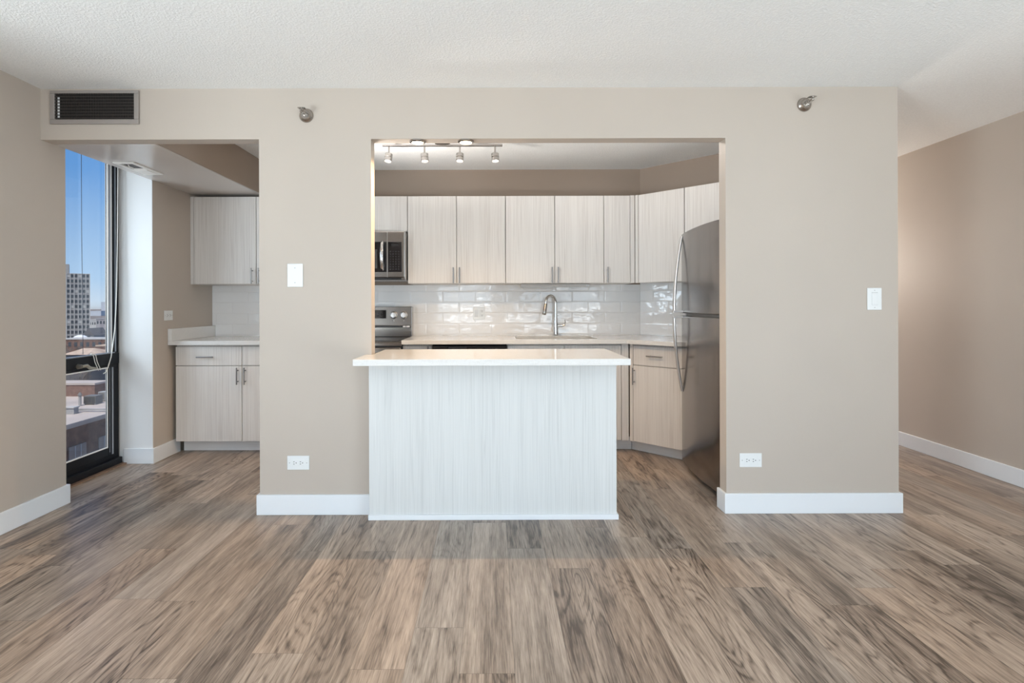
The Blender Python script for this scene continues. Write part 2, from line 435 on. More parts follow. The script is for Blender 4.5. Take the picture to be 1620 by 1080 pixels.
struct(box(2.2225, 2.3225, YB + 0.001, 5.2, 0, H).build('wall_fridge', 'accent_paint'))
struct(box(-2.587, 2.2225, BK, 5.2, 0, H).build('wall_back', 'accent_paint'))
struct(MB().prism([(1.3586, BK - 0.0005), (2.2220, BK - 0.8634 - 0.0005), (2.2220, BK - 0.0005)], 0, H).build('wall_angled', 'accent_paint'))
w = MB(); w.box(3.44, 3.6, .95, 7.2, 0, H); w.box(3.44, 3.6, -3.2, -2.65, 0, H); w.box(3.44, 3.6, -2.65, .95, 2.34, H); w.box(3.44, 3.6, -2.65, .95, 0, .12)
struct(w.build('wall_right', 'wall_paint'))
e = bpy.data.objects.new('window_5', None); C.objects.link(e); struct(e)  # made-up window out of view, lets in light from the right
f = MB()
for k in range(4): f.box(3.50, 3.56, -2.65 + k * 1.1833, -2.60 + k * 1.1833, .12, 2.34)
for k in range(3):
    f.box(3.50, 3.56, -2.60 + k * 1.1833, -2.65 + (k + 1) * 1.1833, .12, .17); f.box(3.50, 3.56, -2.60 + k * 1.1833, -2.65 + (k + 1) * 1.1833, 2.29, 2.34)
f.build('window_frame', 'frame_black', e)
box(3.528, 3.532, -2.60, .90, .17, 2.29).build('window_pane', 'glass', e)
struct(box(2.3225, 3.44, 7.05, 7.2, 0, H).build('wall_hall', 'wall_paint'))
# dropped soffit over the alcove, its side painted in the dark accent
so = box(-2.587, -1.99, YB + 0.0005, BK - 0.0005, OP, OP + 0.004).build('ceiling_soffit', 'soffit_paint'); struct(so)
struct(box(-2.587, -1.985, YB + 0.0005, BK - 0.0005, OP + 0.0045, H).build('wall_soffit', 'accent_paint'))

struct(box(-2.84, -2.5875, 4.128, 4.1345, 0, H).build('wall_return', 'return_paint'))
struct(box(-2.95, -2.59, 3.2955, 4.1275, H - 0.06, H - 0.0005).build('ceiling_window_recess', 'soffit_paint'))

# baseboards
BB = 0.115
def baseboard(name, segs, cap=True):
    m = MB()
    for s in segs: m.prism(s, 0.0, BB)
    struct(m.build(name, 'trim_white', bevel=0.003))
T = 0.015
baseboard('baseboard_left', [[(-2.59, 1.62), (-2.59 + T, 1.62), (-2.59 + T, 3.295 + T), (-2.60, 3.295 + T), (-2.60, 3.2955), (-2.59, 3.2955)]])
baseboard('baseboard_pier', [[(-1.339 - T, YW - T), (-0.6975, YW - T), (-0.6975, YW), (-1.339, YW), (-1.339, YB), (-1.339 - T, YB)]])
baseboard('baseboard_front', [[(1.335 - T, YB + 0.01), (1.335 - T, YW - T), (2.3225 + T, YW - T), (2.3225 + T, 7.05), (2.3225, 7.05), (2.3225, YW), (1.335, YW), (1.335, YB + 0.01)]])
baseboard('baseboard_right', [[(3.44 - T, 1.0), (3.44, 1.0), (3.44, 7.05), (3.44 - T, 7.05)]])
baseboard('baseboard_alcove', [[(-2.80, 4.128 - T), (-2.587 + T, 4.128 - T), (-2.587 + T, 4.470), (-2.587, 4.470), (-2.587, 4.1275), (-2.80, 4.1275)]])
baseboard('baseboard_hall', [[(2.3225 + T, 7.05 - T), (3.44 - T, 7.05 - T), (3.44 - T, 7.05), (2.3225 + T, 7.05)]])

# rear wall with two assumed wide windows behind the camera
w = MB()
for a in ((-2.59, 3.44, 0, 0.5), (-2.59, 3.44, 2.30, H), (-2.59, -2.1, 0.5, 2.3), (0.0, 0.55, 0.5, 2.3), (2.95, 3.44, 0.5, 2.3)):
    w.box(a[0], a[1], -3.3, -3.2, a[2], a[3])
struct(w.build('wall_rear', 'wall_paint'))
for n, (a, b) in ((2, (-2.1, 0.0)), (3, (0.55, 2.95))):
    e = bpy.data.objects.new('window_%d' % n, None); C.objects.link(e); struct(e)
    f = MB(); m = (a + b) / 2
    for q in ((a, a + .05, .5, 2.3), (b - .05, b, .5, 2.3), (a + .05, b - .05, .5, .55), (a + .05, b - .05, 2.25, 2.3), (m - .025, m + .025, .55, 2.25)):
        f.box(q[0], q[1], -3.28, -3.22, q[2], q[3])
    f.build('window_frame', 'frame_black', e)
    box(a + .05, b - .05, -3.252, -3.248, .55, 2.25).build('window_pane', 'glass', e)

# ------------------------------------------------------------------ window beside the alcove
XW = -2.84
e = bpy.data.objects.new('window_1', None); C.objects.link(e); struct(e)
Y0, Y1 = 3.30, 4.122
f = MB()
f.box(XW - .05, XW + .0, Y0 + .001, Y0 + .07, .0, 2.379)
f.box(XW - .05, XW + .0, 4.055, Y1, .0, 2.379)
f.box(XW - .05, XW + .0, Y0 + .07, 4.055, 2.31, 2.379)
f.box(XW - .05, XW + .02, Y0 + .002, 4.10, .765, .845)          # meeting rail
f.box(XW - .05, XW + .0, Y0 + .07, 4.055, .035, .10)            # lower rail of the frame
f.box(XW - .05, XW + .035, Y0 + .002, 4.11, .012, .06)          # bottom channel
f.build('window_frame', 'frame_black', e, bevel=.004)
box(XW - .001, XW + .022, Y0 + .003, 4.05, .8455, .853).build('rail_cap', 'frame_grey', e)
g = MB(); g.box(XW + .0005, XW + .005, 3.997, 4.010, .8535, 2.379); g.box(XW + .0005, XW + .005, 4.030, 4.045, .8535, 2.379)
g.build('blind_track', 'frame_white', e)
g = MB(); g.box(XW + .0005, XW + .004, 4.0102, 4.0298, .8535, 2.379); g.box(XW + .0005, XW + .006, 4.077, 4.087, .8535, 2.379)
g.build('jamb_channel', 'frame_grey', e)
sash = MB()
sash.box(XW + .001, XW + .018, 3.36, 3.985, .10, .165); sash.box(XW + .001, XW + .018, 3.36, 4.04, .742, .764)
sash.box(XW + .001, XW + .018, 3.985, 4.04, .10, .742); sash.box(XW + .001, XW + .018, 3.31, 3.36, .10, .764)
so_ = sash.build('sash', 'frame_black', e, bevel=.003)
g = MB(); g.box(XW + .0185, XW + .021, 3.36, 3.968, .158, .168); g.box(XW + .0185, XW + .021, 3.968, 3.977, .158, .748); g.box(XW + .0185, XW + .021, 3.36, 3.968, .739, .748)
g.build('glazing_bead', 'frame_white', so_)
g = MB(); g.box(XW + .0185, XW + .020, 3.996, 4.000, .12, .742); g.box(XW + .0185, XW + .0205, 4.020, 4.035, .10, .742)
g.build('weather_strip', 'frame_grey', so_)
box(XW - .030, XW - .026, 3.37, 4.055, .845, 2.31).build('upper_pane', 'glass', e)
box(XW + .006, XW + .010, 3.36, 3.985, .165, .742).build('lower_pane', 'glass', e)
c = MB(); c.cyl((XW + .0205, 3.69, .785), (XW + .05, 3.69, .785), .018, .012, 16)
c.tube([(XW + .05, 3.69, .785), (XW + .06, 3.72, .787), (XW + .058, 3.75, .768), (XW + .05, 3.82, .757)], [.010, .012, .011, .007], 10)
c.build('crank_handle', 'crank_metal', e, smooth=True)
struct(MB().extrude([(XW - .04, 3.2985, 0.0005), (XW + .065, 3.2985, 0.0005), (XW + .065, 3.2985, .012), (XW + .02, 3.2985, .0118), (XW - .04, 3.2985, .0118)], (0, .85, 0)).build('trim_1', 'wood_sill'))

# blind cords
key = [(4.070, 2.30), (4.066, 2.00), (4.061, 1.677), (4.054, 1.42), (4.044, 1.181), (4.030, 1.02), (4.007, .902), (3.990, .82), (3.967, .743), (3.945, .714), (3.922, .707)]
pts = [(XW + .035 - (.008 if z_ < .75 else 0), y_, z_) for y_, z_ in key]
tag(MB().tube(pts, .0036, 8).build('blind_cord', 'cord_white', smooth=True), 'long white blind cord hanging down the window jamb and curling over the sash', 'cord')
m = MB()
for dy in (0, .022):
    m.tube([(XW + .0245, 3.80 + dy, .859), (XW + .034, 3.815 + dy, .85), (XW + .034, 3.83 + dy, .80), (XW + .034, 3.86 + dy, .747), (XW + .031, 3.868 + dy, .738)], .0028, 8)
m.tube([(XW + .0245, 3.80, .859), (XW + .0255, 3.811, .862), (XW + .0245, 3.822, .859)], .0028, 8)
tag(m.build('cord_loop', 'cord_white', smooth=True), 'short doubled white cord looped over the black middle rail of the window', 'cord')
tag(MB().tube([(XW + .02, 3.727, 2.37), (XW + .02, 3.728, 1.7), (XW + .021, 3.733, 1.3), (XW + .022, 3.734, .864)], .0018, 6).build('pull_cord', 'cord_dark'), 'thin dark cord hanging straight down in front of the upper window pane', 'cord')

# ------------------------------------------------------------------ tiled backsplash
def tiling(name, u0, u1, loc, rz, z0, z1, th=.008):
    o = box(u0, u1, -th, -.0005, z0, z1).build(name, 'tile'); o.location = loc; o.rotation_euler = (0, 0, rz); return struct(o)
tiling('wall_tile_back', -2.586, 1.3550, (0, BK, 0), 0, .80, 1.3775)
s45 = math.sqrt(.5)
tiling('wall_tile_angled', 0.0037, 1.215, (1.3586, BK, 0), -PI / 4, .915, 1.45)

# ------------------------------------------------------------------ cabinets
def bar_handle(parent, kind, x, z, ln=.135, y=-.0205):
    m = MB(); r = .0055; off = .030
    if kind == 'v':
        m.cyl((x, y - off, z - ln / 2), (x, y - off, z + ln / 2), r, seg=12)
        for s in (-1, 1): m.cyl((x, y, z + s * ln * .33), (x, y - off, z + s * ln * .33), r * .8, seg=10)
    else:
        m.cyl((x - ln / 2, y - off, z), (x + ln / 2, y - off, z), r, seg=12)
        for s in (-1, 1): m.cyl((x + s * ln * .33, y, z), (x + s * ln * .33, y - off, z), r * .8, seg=10)
    return m.build('handle', 'handle_steel', parent, smooth=True)

def cabinet(name, label, loc, rotz, w, d, z0, z1, fronts, fillers=(), toe=None, poly=None, group=None, cat='cabinet', cut=None):
    t = thing(name, label, cat, loc, rotz, group)
    m = MB()
    if poly: m.prism(poly, z0, z1)
    else: m.box(0.0008, w - .0008, .003, d, z0, z1)
    if cut: m.box(.0008, .976, .003, .030, z1 + .0005, cut)
    m.build('carcass', 'laminate', t)
    g = .0026
    for fr in fronts:
        k, x0, x1, a, b = fr[:5]
        o = box(x0 + g, x1 - g, -.019, .0, a + g, b - g).build(k, 'laminate', t, bevel=.0012)
        if len(fr) > 5 and fr[5]: bar_handle(o, *fr[5])
    for x0, x1, a, b in fillers:
        box(x0 + .0004, x1 - .0004, -.019, .0025, a, b).build('filler_panel', 'laminate', t)
    if toe:
        if isinstance(toe, list): m = MB().prism(toe, 0.001, z0 - .0005)
        else: m = box(toe[0], toe[1], .10, .115, 0.001, z0 - .0005)
        m.build('toe_kick', 'toe_laminate', t)
    return t

UF = 4.668      # upper cabinets: carcass front (door faces at 4.649)
UD = BK - .009 - UF + .007
Z0, Z1 = 1.378, 2.127
def upper(label, x0, x1, fronts, fillers=(), z0=Z0, group='upper cabinets along the back wall'):
    return cabinet('wall_cabinet', label, (x0, UF, 0), 0, x1 - x0, UD, z0, Z1, fronts, fillers, group=group)
# corner pair in the alcove
upper('pale wood-grain upper cabinet under the soffit, against the alcove wall', -2.586, -1.4925,
      [('door', .028, .5615, Z0, Z1, ('v', .5615 - .030, 1.447)), ('door', .5615, 1.0935, Z0, Z1, ('v', .5615 + .030, 1.447))], [(0, .028, Z0, Z1)])
upper('short pale upper cabinet directly above the microwave', -1.4915, -.7305,
      [('door', 0, .3805, 1.822, Z1), ('door', .3805, .761, 1.822, Z1)], z0=1.822)
upper('pale two-door upper cabinet next to the microwave', -.7295, .1078,
      [('door', 0, .4187, Z0, Z1, ('v', .4187 - .026, 1.447)), ('door', .4187, .8373, Z0, Z1, ('v', .4187 + .026, 1.447))])
upper('pale two-door upper cabinet over the sink and faucet', .1084, .9483,
      [('door', 0, .4213, Z0, Z1, ('v', .4213 - .026, 1.447)), ('door', .4213, .8399, Z0, Z1, ('v', .4213 + .026, 1.447))])
upper('narrow single-door upper cabinet where the back wall meets the angled wall', .9489, 1.2120,
      [('door', 0, .2262, Z0, Z1, ('v', .028, 1.447))], [(.2274, .2631, Z0, Z1)])
# angled run: local x along the face, local y into the wall
AO = (1.2150 + .019 * s45 - .0005, 4.655 + .019 * s45, 0)
AD = .325
cabinet('wall_cabinet', 'tall pale upper cabinet on the angled wall beside the refrigerator', AO, -PI / 4, .445, AD, Z0, Z1,
        [('door', .0335, .445, Z0, Z1)], [(.004, .0325, Z0, Z1)], poly=[(.010, .003), (.4445, .003), (.4445, AD), (.33, AD)], group='upper cabinets on the angled wall')
cabinet('wall_cabinet', 'short pale upper cabinet on the angled wall above the refrigerator', (AO[0] + .446 * s45, AO[1] - .446 * s45, 0), -PI / 4, .76, AD, 1.728, Z1,
        [('door', 0, .38, 1.728, Z1), ('door', .38, .76, 1.728, Z1)], poly=[(.0005, .003), (.76, .003), (.5, AD), (.0005, AD)], group='upper cabinets on the angled wall')

# base cabinets: carcass front at 4.389 (door faces 4.37)
BF = 4.389; BD = .61; BZ0, BZ1 = .102, .880
DZ = .712
def base(label, x0, x1, fronts, fillers=(), toe=True, poly=None, top=BZ1, cut=None):
    return cabinet('base_cabinet', label, (x0, BF, 0), 0, x1 - x0, BD, BZ0, top, fronts, fillers, (0.0005, x1 - x0 - .0005) if toe is True else toe, poly, 'base cabinets along the back wall', cut=cut)
base('white base cabinet in the alcove with two drawers over two doors', -2.555, -1.4925,
     [('drawer', .0, .535, DZ, BZ1 - .012, ('h', .25, .784)), ('drawer', .535, 1.0625, DZ, BZ1 - .012, ('h', .80, .784)),
      ('door', .0, .535, BZ0, DZ, ('v', .535 - .030, .631)), ('door', .535, 1.0625, BZ0, DZ, ('v', .535 + .030, .631))])
base('narrow pale base cabinet squeezed between the stove and the dishwasher', -.7285, -.4915,
     [('door', 0, .237, BZ0, BZ1 - .012, ('v', .207, .80))])
base('wide pale base cabinet under the sink', .1125, 1.0915,
     [('door', 0, .459, BZ0, BZ1 - .012, ('v', .43, .70)), ('door', .459, .918, BZ0, BZ1 - .012, ('v', .488, .70))], [(.9190, .976, BZ0, BZ1)],
     poly=[(.0008, .003), (.976, .003), (.9775, .60), (.9775, BD), (.0008, BD)], toe=[(.0005, .1), (1.0275, .1), (1.034, .115), (.0005, .115)], top=.660, cut=BZ1)
BO = (1.0915 + .019 * s45 + .001, 4.37 + .019 * s45, 0)
cabinet('base_cabinet', 'pale base cabinet on the angled wall with a drawer above one door', BO, -PI / 4, .46, .60, BZ0, BZ1,
        [('drawer', .034, .46, DZ, BZ1 - .012, ('h', .235, .792)), ('door', .034, .46, BZ0, DZ, ('v', .050, .625))], [(.005, .033, BZ0, BZ1)],
        toe=[(-.048, .10), (.44, .10), (.44, .115), (-.042, .115)], poly=[(.012, .003), (.4595, .003), (.4595, .005), (.435, .25), (.30, .60), (.26, .60)])

# ------------------------------------------------------------------ countertops
CZ0, CZ1 = .8815, .914
YF = 4.320
def slab(name, outer, hole, label):
    b = bmesh.new()
    def loop(pts): 
        vs = [b.verts.new((p[0], p[1], CZ0)) for p in pts]
        return [b.edges.new((vs[i], vs[(i + 1) % len(vs)])) for i in range(len(vs))]
    es = loop(outer) + (loop(hole) if hole else [])
    r = bmesh.ops.triangle_fill(b, use_beauty=True, edges=es)
    fs = [f for f in r['geom'] if isinstance(f, bmesh.types.BMFace)]
    ex = bmesh.ops.extrude_face_region(b, geom=fs)
    bmesh.ops.translate(b, verts=[v for v in ex['geom'] if isinstance(v, bmesh.types.BMVert)], vec=(0, 0, CZ1 - CZ0))
    mb = MB(); mb.b.free(); mb.b = b
    o = mb.build(name, 'quartz', None, bevel=.002)
    return tag(o, label, 'countertop')
def rr(x0, x1, y0, y1, r, n=5):
    p = []
    for cx, cy, a in ((x1 - r, y1 - r, 0), (x0 + r, y1 - r, 90), (x0 + r, y0 + r, 180), (x1 - r, y0 + r, 270)):
        for i in range(n): p.append((cx + r * math.cos(R(a + 90 * i / (n - 1))), cy + r * math.sin(R(a + 90 * i / (n - 1)))))
    return p
EB = BK - .0085
slab('countertop', [(-.7295, EB), (-.7295, YF), (1.060, YF), (1.348, 4.032), (1.80, 4.032), (2.215, 4.032), (2.215, 4.148), (1.3545, EB)][:8],
     rr(.192, .857, 4.435, 4.870, .03), 'long white quartz countertop around the sink, turning along the angled wall')
ct = thing('countertop', 'short white quartz countertop in the alcove with an upturned side splash', 'countertop', (-2.586, YF, 0))
box(0, 1.0935, 0, EB - YF, CZ0, CZ1).build('slab', 'quartz', ct, bevel=.002)
box(0, .030, .0, EB - YF, CZ1 + .0003, CZ1 + .098).build('side_splash', 'quartz', ct, bevel=.002)

# sink under the cutout
sk = thing('kitchen_sink', 'undermounted stainless sink sunk into the long counter below the faucet', 'sink', (.5245, 4.6525, .70))
m = MB()
x0, x1, y0, y1 = -.345, .345, -.230, .230; zb, zt = -.02, .1805
m.box(x0, x1, y0, y1, zb, zb + .003)
m.box(x0, x0 + .004, y0, y1, zb + .003, zt); m.box(x1 - .004, x1, y0, y1, zb + .003, zt)
m.box(x0 + .004, x1 - .004, y0, y0 + .004, zb + .003, zt); m.box(x0 + .004, x1 - .004, y1 - .004, y1, zb + .003, zt)
m.build('basin', 'sink_steel', sk)
MB().lathe([(.045, 0), (.045, .004), (.03, .005), (.0, .002)], 24, (0, .05, zb + .003)).build('drain', 'chrome', sk, smooth=True)

# faucet
fc = thing('kitchen_faucet', 'tall chrome gooseneck faucet with pull-down head at the sink', 'faucet', (.567, 4.925, CZ1 + .0005))
MB().lathe([(.030, 0), (.030, .006), (.024, .012), (.0225, .06), (.019, .115), (.0145, .175), (.0135, .26)], 28).build('body', 'chrome', fc, smooth=True)
dx, dy = -.82, -.57
neck = []; rad = .058
for i in range(19):
    a = PI * i / 18 * 1.03
    q = rad * (1 - math.cos(a)); neck.append((dx * q, dy * q, .295 + rad * 1.12 * math.sin(a)))
neck = [(0, 0, .255)] + neck
MB().tube(neck, [.0135] + [.0125] * 19, 16).build('spout', 'chrome', fc, smooth=True)
q = neck[-1]; d = Vector((dx * .22, dy * .22, -1)).normalized(); q = Vector(q)
MB().tube([q, q + d * .02, q + d * .06, q + d * .095, q + d * .102], [.0135, .016, .0175, .0185, .015], 18).build('spray_head', 'nickel', fc, smooth=True)
lv = MB(); lv.cyl((.018, 0, .088), (.060, 0, .088), .0125, .0125, 16)
lv.tube([(.056, 0, .088), (.078, -.004, .094), (.088, -.006, .118), (.083, -.007, .145)], [.011, .010, .007, .004], 10)
lv.build('lever', 'chrome', fc, smooth=True)

# ------------------------------------------------------------------ range
rg = thing('kitchen_stove', 'freestanding stainless electric stove between the base cabinets', 'stove', (-1.1105, 4.345, 0))
hw = .3775
box(-hw, hw, .03, .64, .05, .895).build('body', 'dark_grey', rg)
box(-hw, hw, .0, .58, .8955, .905).build('cooktop_frame', 'steel', rg, bevel=.002)
box(-hw + .012, hw - .012, .02, .568, .9055, .909).build('cooktop_glass', 'black_glass', rg, bevel=.001)
box(-hw, hw, -.002, .029, .868, .895).build('front_trim', 'steel', rg, bevel=.004)
od = box(-hw + .004, hw - .004, -.02, .029, .24, .856).build('oven_door', 'steel', rg, bevel=.006)
box(-.27, .27, -.023, -.0205, .36, .72).build('door_window', 'black_glass', od, bevel=.001)
m = MB(); m.cyl((-.33, -.065, .80), (.33, -.065, .80), .012, seg=16)
for s in (-1, 1): m.cyl((s * .29, -.0205, .80), (s * .29, -.065, .80), .009, seg=12)
m.build('handle', 'steel_light', od, smooth=True)
box(-hw + .004, hw - .004, -.015, .029, .055, .23).build('storage_drawer', 'steel', rg, bevel=.006)
bg = MB(); bg.extrude([(-hw, .552, .9095), (-hw, .640, .9095), (-hw, .640, 1.180), (-hw, .566, 1.180), (-hw, .560, 1.012), (-hw, .552, 1.012)], (2 * hw, 0, 0))
bgo = bg.build('back_guard', 'steel', rg, bevel=.003)
box(-hw + .003, hw - .010, .5405, .5515, .993, 1.010).build('vent_strip', 'black_plastic', bgo)
dp = box(-.145, .145, .5515, .5600, 1.075, 1.150).build('display', 'black_glass', bgo, bevel=.001)
m = MB()
for k in range(4):
    for j in range(2): m.box(.012 + k * .028, .026 + k * .028, .5505, .5513, 1.092 + j * .024, 1.099 + j * .024)
m.build('key_marks', 'mark_grey', dp)
box(.12, .20, .5395, .5403, .998, 1.005).build('strip_mark', 'mark_grey', bgo)
for u in ((.300, .325), (.330, .362)): box(u[0], u[1], .5385, .5403, .996, 1.008).build('paper_tag', 'plate_white', bgo)['label'] = 'white paper tag'
for kx in (-.305, -.215, .215, .305):
    k = MB(); k.lathe([(.034, 0), (.033, .008), (.027, .012), (.026, .026), (.022, .030), (.0, .031)], 28, (kx, .5615, 1.105), (0, -1, 0))
    ko = k.build('knob', 'steel_light', bgo, smooth=True)
    box(kx - .006, kx + .006, .520, .5312, 1.080, 1.130).build('knob_grip', 'steel_light', ko, bevel=.002)
    box(kx - .002, kx + .002, .5588, .5608, 1.048, 1.060).build('tick_mark', 'plate_white', bgo)

# ------------------------------------------------------------------ microwave
mw = thing('microwave_oven', 'stainless over-the-range microwave mounted under the short upper cabinet', 'microwave', (-1.1105, 4.530, 1.405))
hw = .377
box(-hw, hw, .022, .468, .0, .405).build('body', 'steel', mw, bevel=.003)
box(-hw + .004, hw - .03, .003, .0215, .001, .018).build('lower_vent', 'black_plastic', mw)
fr = box(-hw, hw - .001, .0, .0215, .020, .404).build('front_frame', 'steel', mw, bevel=.006)
box(-.345, .224, -.005, -.0003, .066, .318).build('door_glass_surround', 'black_glass', fr, bevel=.002)
box(-.290, .147, -.0065, -.0053, .095, .255).build('door_window', 'door_glass', fr, bevel=.0005)
cp = box(.237, .350, -.005, -.0003, .066, .318).build('control_panel', 'black_glass', fr, bevel=.003)
box(.265, .325, -.0060, -.0052, .282, .302).build('clock_display', 'black_plastic', cp)
for j in range(8):
    for k in range(4):
        box(.253 + k * .023, .261 + k * .023, -.0058, -.0052, .086 + j * .021, .091 + j * .021).build('key_mark', 'mark_grey', cp)
m = MB(); m.tube([(.192, -.006, .085), (.192, -.030, .105), (.192, -.044, .160), (.192, -.046, .205), (.192, -.044, .250), (.192, -.030, .298), (.192, -.006, .316)], [.013, .0145, .0155, .0155, .0155, .0145, .013], 16)
m.build('door_handle', 'chrome', mw, smooth=True)
box(.2300, .2315, -.001, -.0002, .021, .403).build('door_seam', 'steel_light', fr)

# ------------------------------------------------------------------ dishwasher
dw = thing('dishwasher', 'black dishwasher under the long counter beside the narrow cabinet', 'dishwasher', (-.1895, 4.365, 0))
box(-.298, .298, .03, .60, .10, .878).build('body', 'dark_grey', dw)
box(-.298, .298, .0, .029, .12, .775).build('door_panel', 'black_glass', dw, bevel=.004)
cpn = MB().extrude([(-.298, .029, .780), (-.298, .0, .780), (-.298, -.020, .795), (-.298, -.020, .862), (-.298, .0, .876), (-.298, .029, .876)], (.596, 0, 0)).build('control_panel', 'black_glass', dw, bevel=.002)
box(-.17, -.02, -.0225, -.0203, .840, .858).build('handle_pocket', 'black_plastic', cpn)
for k in range(5): box(.05 + k * .04, .065 + k * .04, -.0218, -.0203, .845, .849).build('key_mark', 'mark_grey', cpn)
box(-.29, .29, .08, .10, .002, .10).build('toe_kick', 'black_plastic', dw)

# ------------------------------------------------------------------ refrigerator (doors face the kitchen, towards -x)
rf = thing('refrigerator', 'stainless top-freezer refrigerator with bowed handles behind the wide wall', 'refrigerator', (0, 0, 0))
FX = [(1.392, 4.012), (1.376, 3.93), (1.360, 3.80), (1.350, 3.68), (1.3460, 3.56), (1.3475, 3.46), (1.354, 3.36), (1.366, 3.28), (1.380, 3.235)]
def fdoor(z0, z1, name):
    p = [(x, y) for x, y in FX] + [(1.432, 3.235), (1.432, 4.012)]
    return MB().prism(p, z0, z1).build(name, 'fridge_steel', rf, bevel=.004, smooth=True, angle=30)
box(1.440, 2.12, 3.240, 4.007, .03, 1.705).build('cabinet_body', 'dark_grey', rf, bevel=.004)
d1 = fdoor(1.134, 1.708, 'freezer_door'); d2 = fdoor(.052, 1.112, 'main_door')
box(1.4325, 1.4395, 3.250, 4.0, .06, 1.70).build('door_gasket', 'black_plastic', rf)
m = MB()
gp = [(1.384, 4.008), (1.364, 3.86), (1.353, 3.72), (1.350, 3.56), (1.352, 3.44), (1.362, 3.32), (1.378, 3.245), (1.430, 3.245), (1.430, 4.008)]
m.prism(gp, 1.1135, 1.1325); m.build('divider_strip', 'dark_grey', rf)
MB().prism([(1.381, 4.008), (1.356, 3.86), (1.352, 3.83), (1.3615, 3.83), (1.3635, 3.86), (1.3835, 4.008)], 1.1145, 1.1315).build('divider_trim', 'steel_light', rf)
HY = 3.965
def fh(door, zs, outs):
    pts = [(1.384 - o, HY, z) for z, o in zip(zs, outs)]
    m = MB(); n = len(pts)
    b = m.b; rings = []
    for i, p in enumerate(pts):
        k = i / (n - 1); wx = .0105 if 0 < i < n - 1 else .007; wy = (.012 + .007 * k)
        rings.append([b.verts.new((p[0] + wx * math.cos(2 * PI * j / 12), p[1] + wy * math.sin(2 * PI * j / 12), p[2])) for j in range(12)])
    for i in range(n - 1):
        for j in range(12): b.faces.new((rings[i][j], rings[i][(j + 1) % 12], rings[i + 1][(j + 1) % 12], rings[i + 1][j]))
    b.faces.new(rings[0]); b.faces.new(rings[-1])
    return m.build('handle', 'steel_light', door, smooth=True)
N = 15
outs = [.006 + .058 * math.sin(PI / 2 * (i / (N - 1))) ** 0.9 for i in range(N)]
h1 = fh(d1, [1.690 - (1.690 - 1.142) * i / (N - 1) for i in range(N)], outs)
h2 = fh(d2, [.560 + (1.106 - .560) * i / (N - 1) for i in range(N)], outs)
box(1.309, 1.386, HY - .019, HY + .019, 1.136, 1.150).build('handle_bracket', 'steel_light', h1, bevel=.002)
box(1.309, 1.386, HY - .019, HY + .019, 1.096, 1.1105).build('handle_bracket', 'steel_light', h2, bevel=.002)
for fx, fy in ((1.5, 3.30), (1.5, 3.95), (2.05, 3.30), (2.05, 3.95)):
    MB().cyl((fx, fy, .0005), (fx, fy, .0295), .02, seg=12).build('leveling_foot', 'black_plastic', rf)

# ------------------------------------------------------------------ island
isl = thing('kitchen_island', 'white wood-grain island base with a plain front panel and low trim', 'island', (-.004, 3.034, 0))
box(-.6905, .6905, .0, .019, .001, .8808).build('front_panel', 'island_laminate', isl, bevel=.001)
box(-.6895, .6895, .0195, .385, .10, .8808).build('carcass', 'laminate', isl)
for k in range(3): 
    d = box(-.688 + k * .4587, -.688 + (k + 1) * .4587 - .003, .3855, .404, .103, .872).build('door', 'laminate', isl, bevel=.001)
    m = MB(); xx = -.688 + k * .4587 + .40
    m.cyl((xx, .434, .66), (xx, .434, .795), .0055, seg=12)
    for zz in (.683, .772): m.cyl((xx, .4045, zz), (xx, .434, zz), .0045, seg=10)
    m.build('handle', 'handle_steel', d, smooth=True)
box(-.6895, .6895, .0195, .32, .001, .0995).build('toe_kick', 'toe_laminate', isl)
m = MB(); m.box(-.694, .699, -.013, -.0005, .0005, .029); m.box(.691, .699, -.0005, .32, .0005, .029)
m.build('base_trim', 'trim_white', isl, bevel=.002)
b = [(-.7295, 2.820), (.715, 2.820), (.715, 3.468), (-.690, 3.468), (-.690, 3.1155), (-.7295, 3.1155)]
slab('island_countertop', b, None, 'white quartz slab overhanging the island on the seating side')

# ------------------------------------------------------------------ lights of the kitchen
def spot(name, loc, dr, power, angle, blend, col, size):
    l = bpy.data.lights.new(name, 'SPOT'); l.energy = power; l.spot_size = R(angle); l.spot_blend = blend; l.color = col; l.shadow_soft_size = size
    o = bpy.data.objects.new(name, l); C.objects.link(o); o.location = loc
    o.rotation_euler = Vector(dr).to_track_quat('-Z', 'Y').to_euler(); return o
PUCK_W, TRACK_W = 32.0, 2.0
for i, px in enumerate((-.436, -.155)):
    t = thing('puck_light', ('lit round puck light under the header, the one closer to the pier', 'lit round puck light under the header, the one closer to the refrigerator')[i], 'puck light', (px, 3.161, OP - .0005), 0, 'puck lights under the header')
    MB().lathe([(.047, 0), (.047, -.007), (.040, -.011), (.036, -.011), (.036, -.004), (0.0, -.004)], 32).build('trim_ring', 'nickel', t, smooth=True)
    MB().lathe([(.034, -.0045), (.032, -.009), (.0, -.011)], 28).build('lens', 'bulb_warm', t, smooth=True)
    spot('puck_lamp', (px, 3.161, OP - .022), (0, 0, -1), PUCK_W, 150, .6, (1.0, .66, .35), .006)
tr = thing('track_light', 'brushed metal ceiling track light with four lit spot heads', 'track light', (-.379, 4.11, 0))
box(-.4535, .4535, -.012, .012, 2.394, 2.408).build('bar', 'lamp_shell', tr, bevel=.002)
MB().lathe([(.06, 2.4395), (.06, 2.418), (.055, 2.410), (.0, 2.409)], 32).build('canopy', 'lamp_shell', tr, smooth=True)
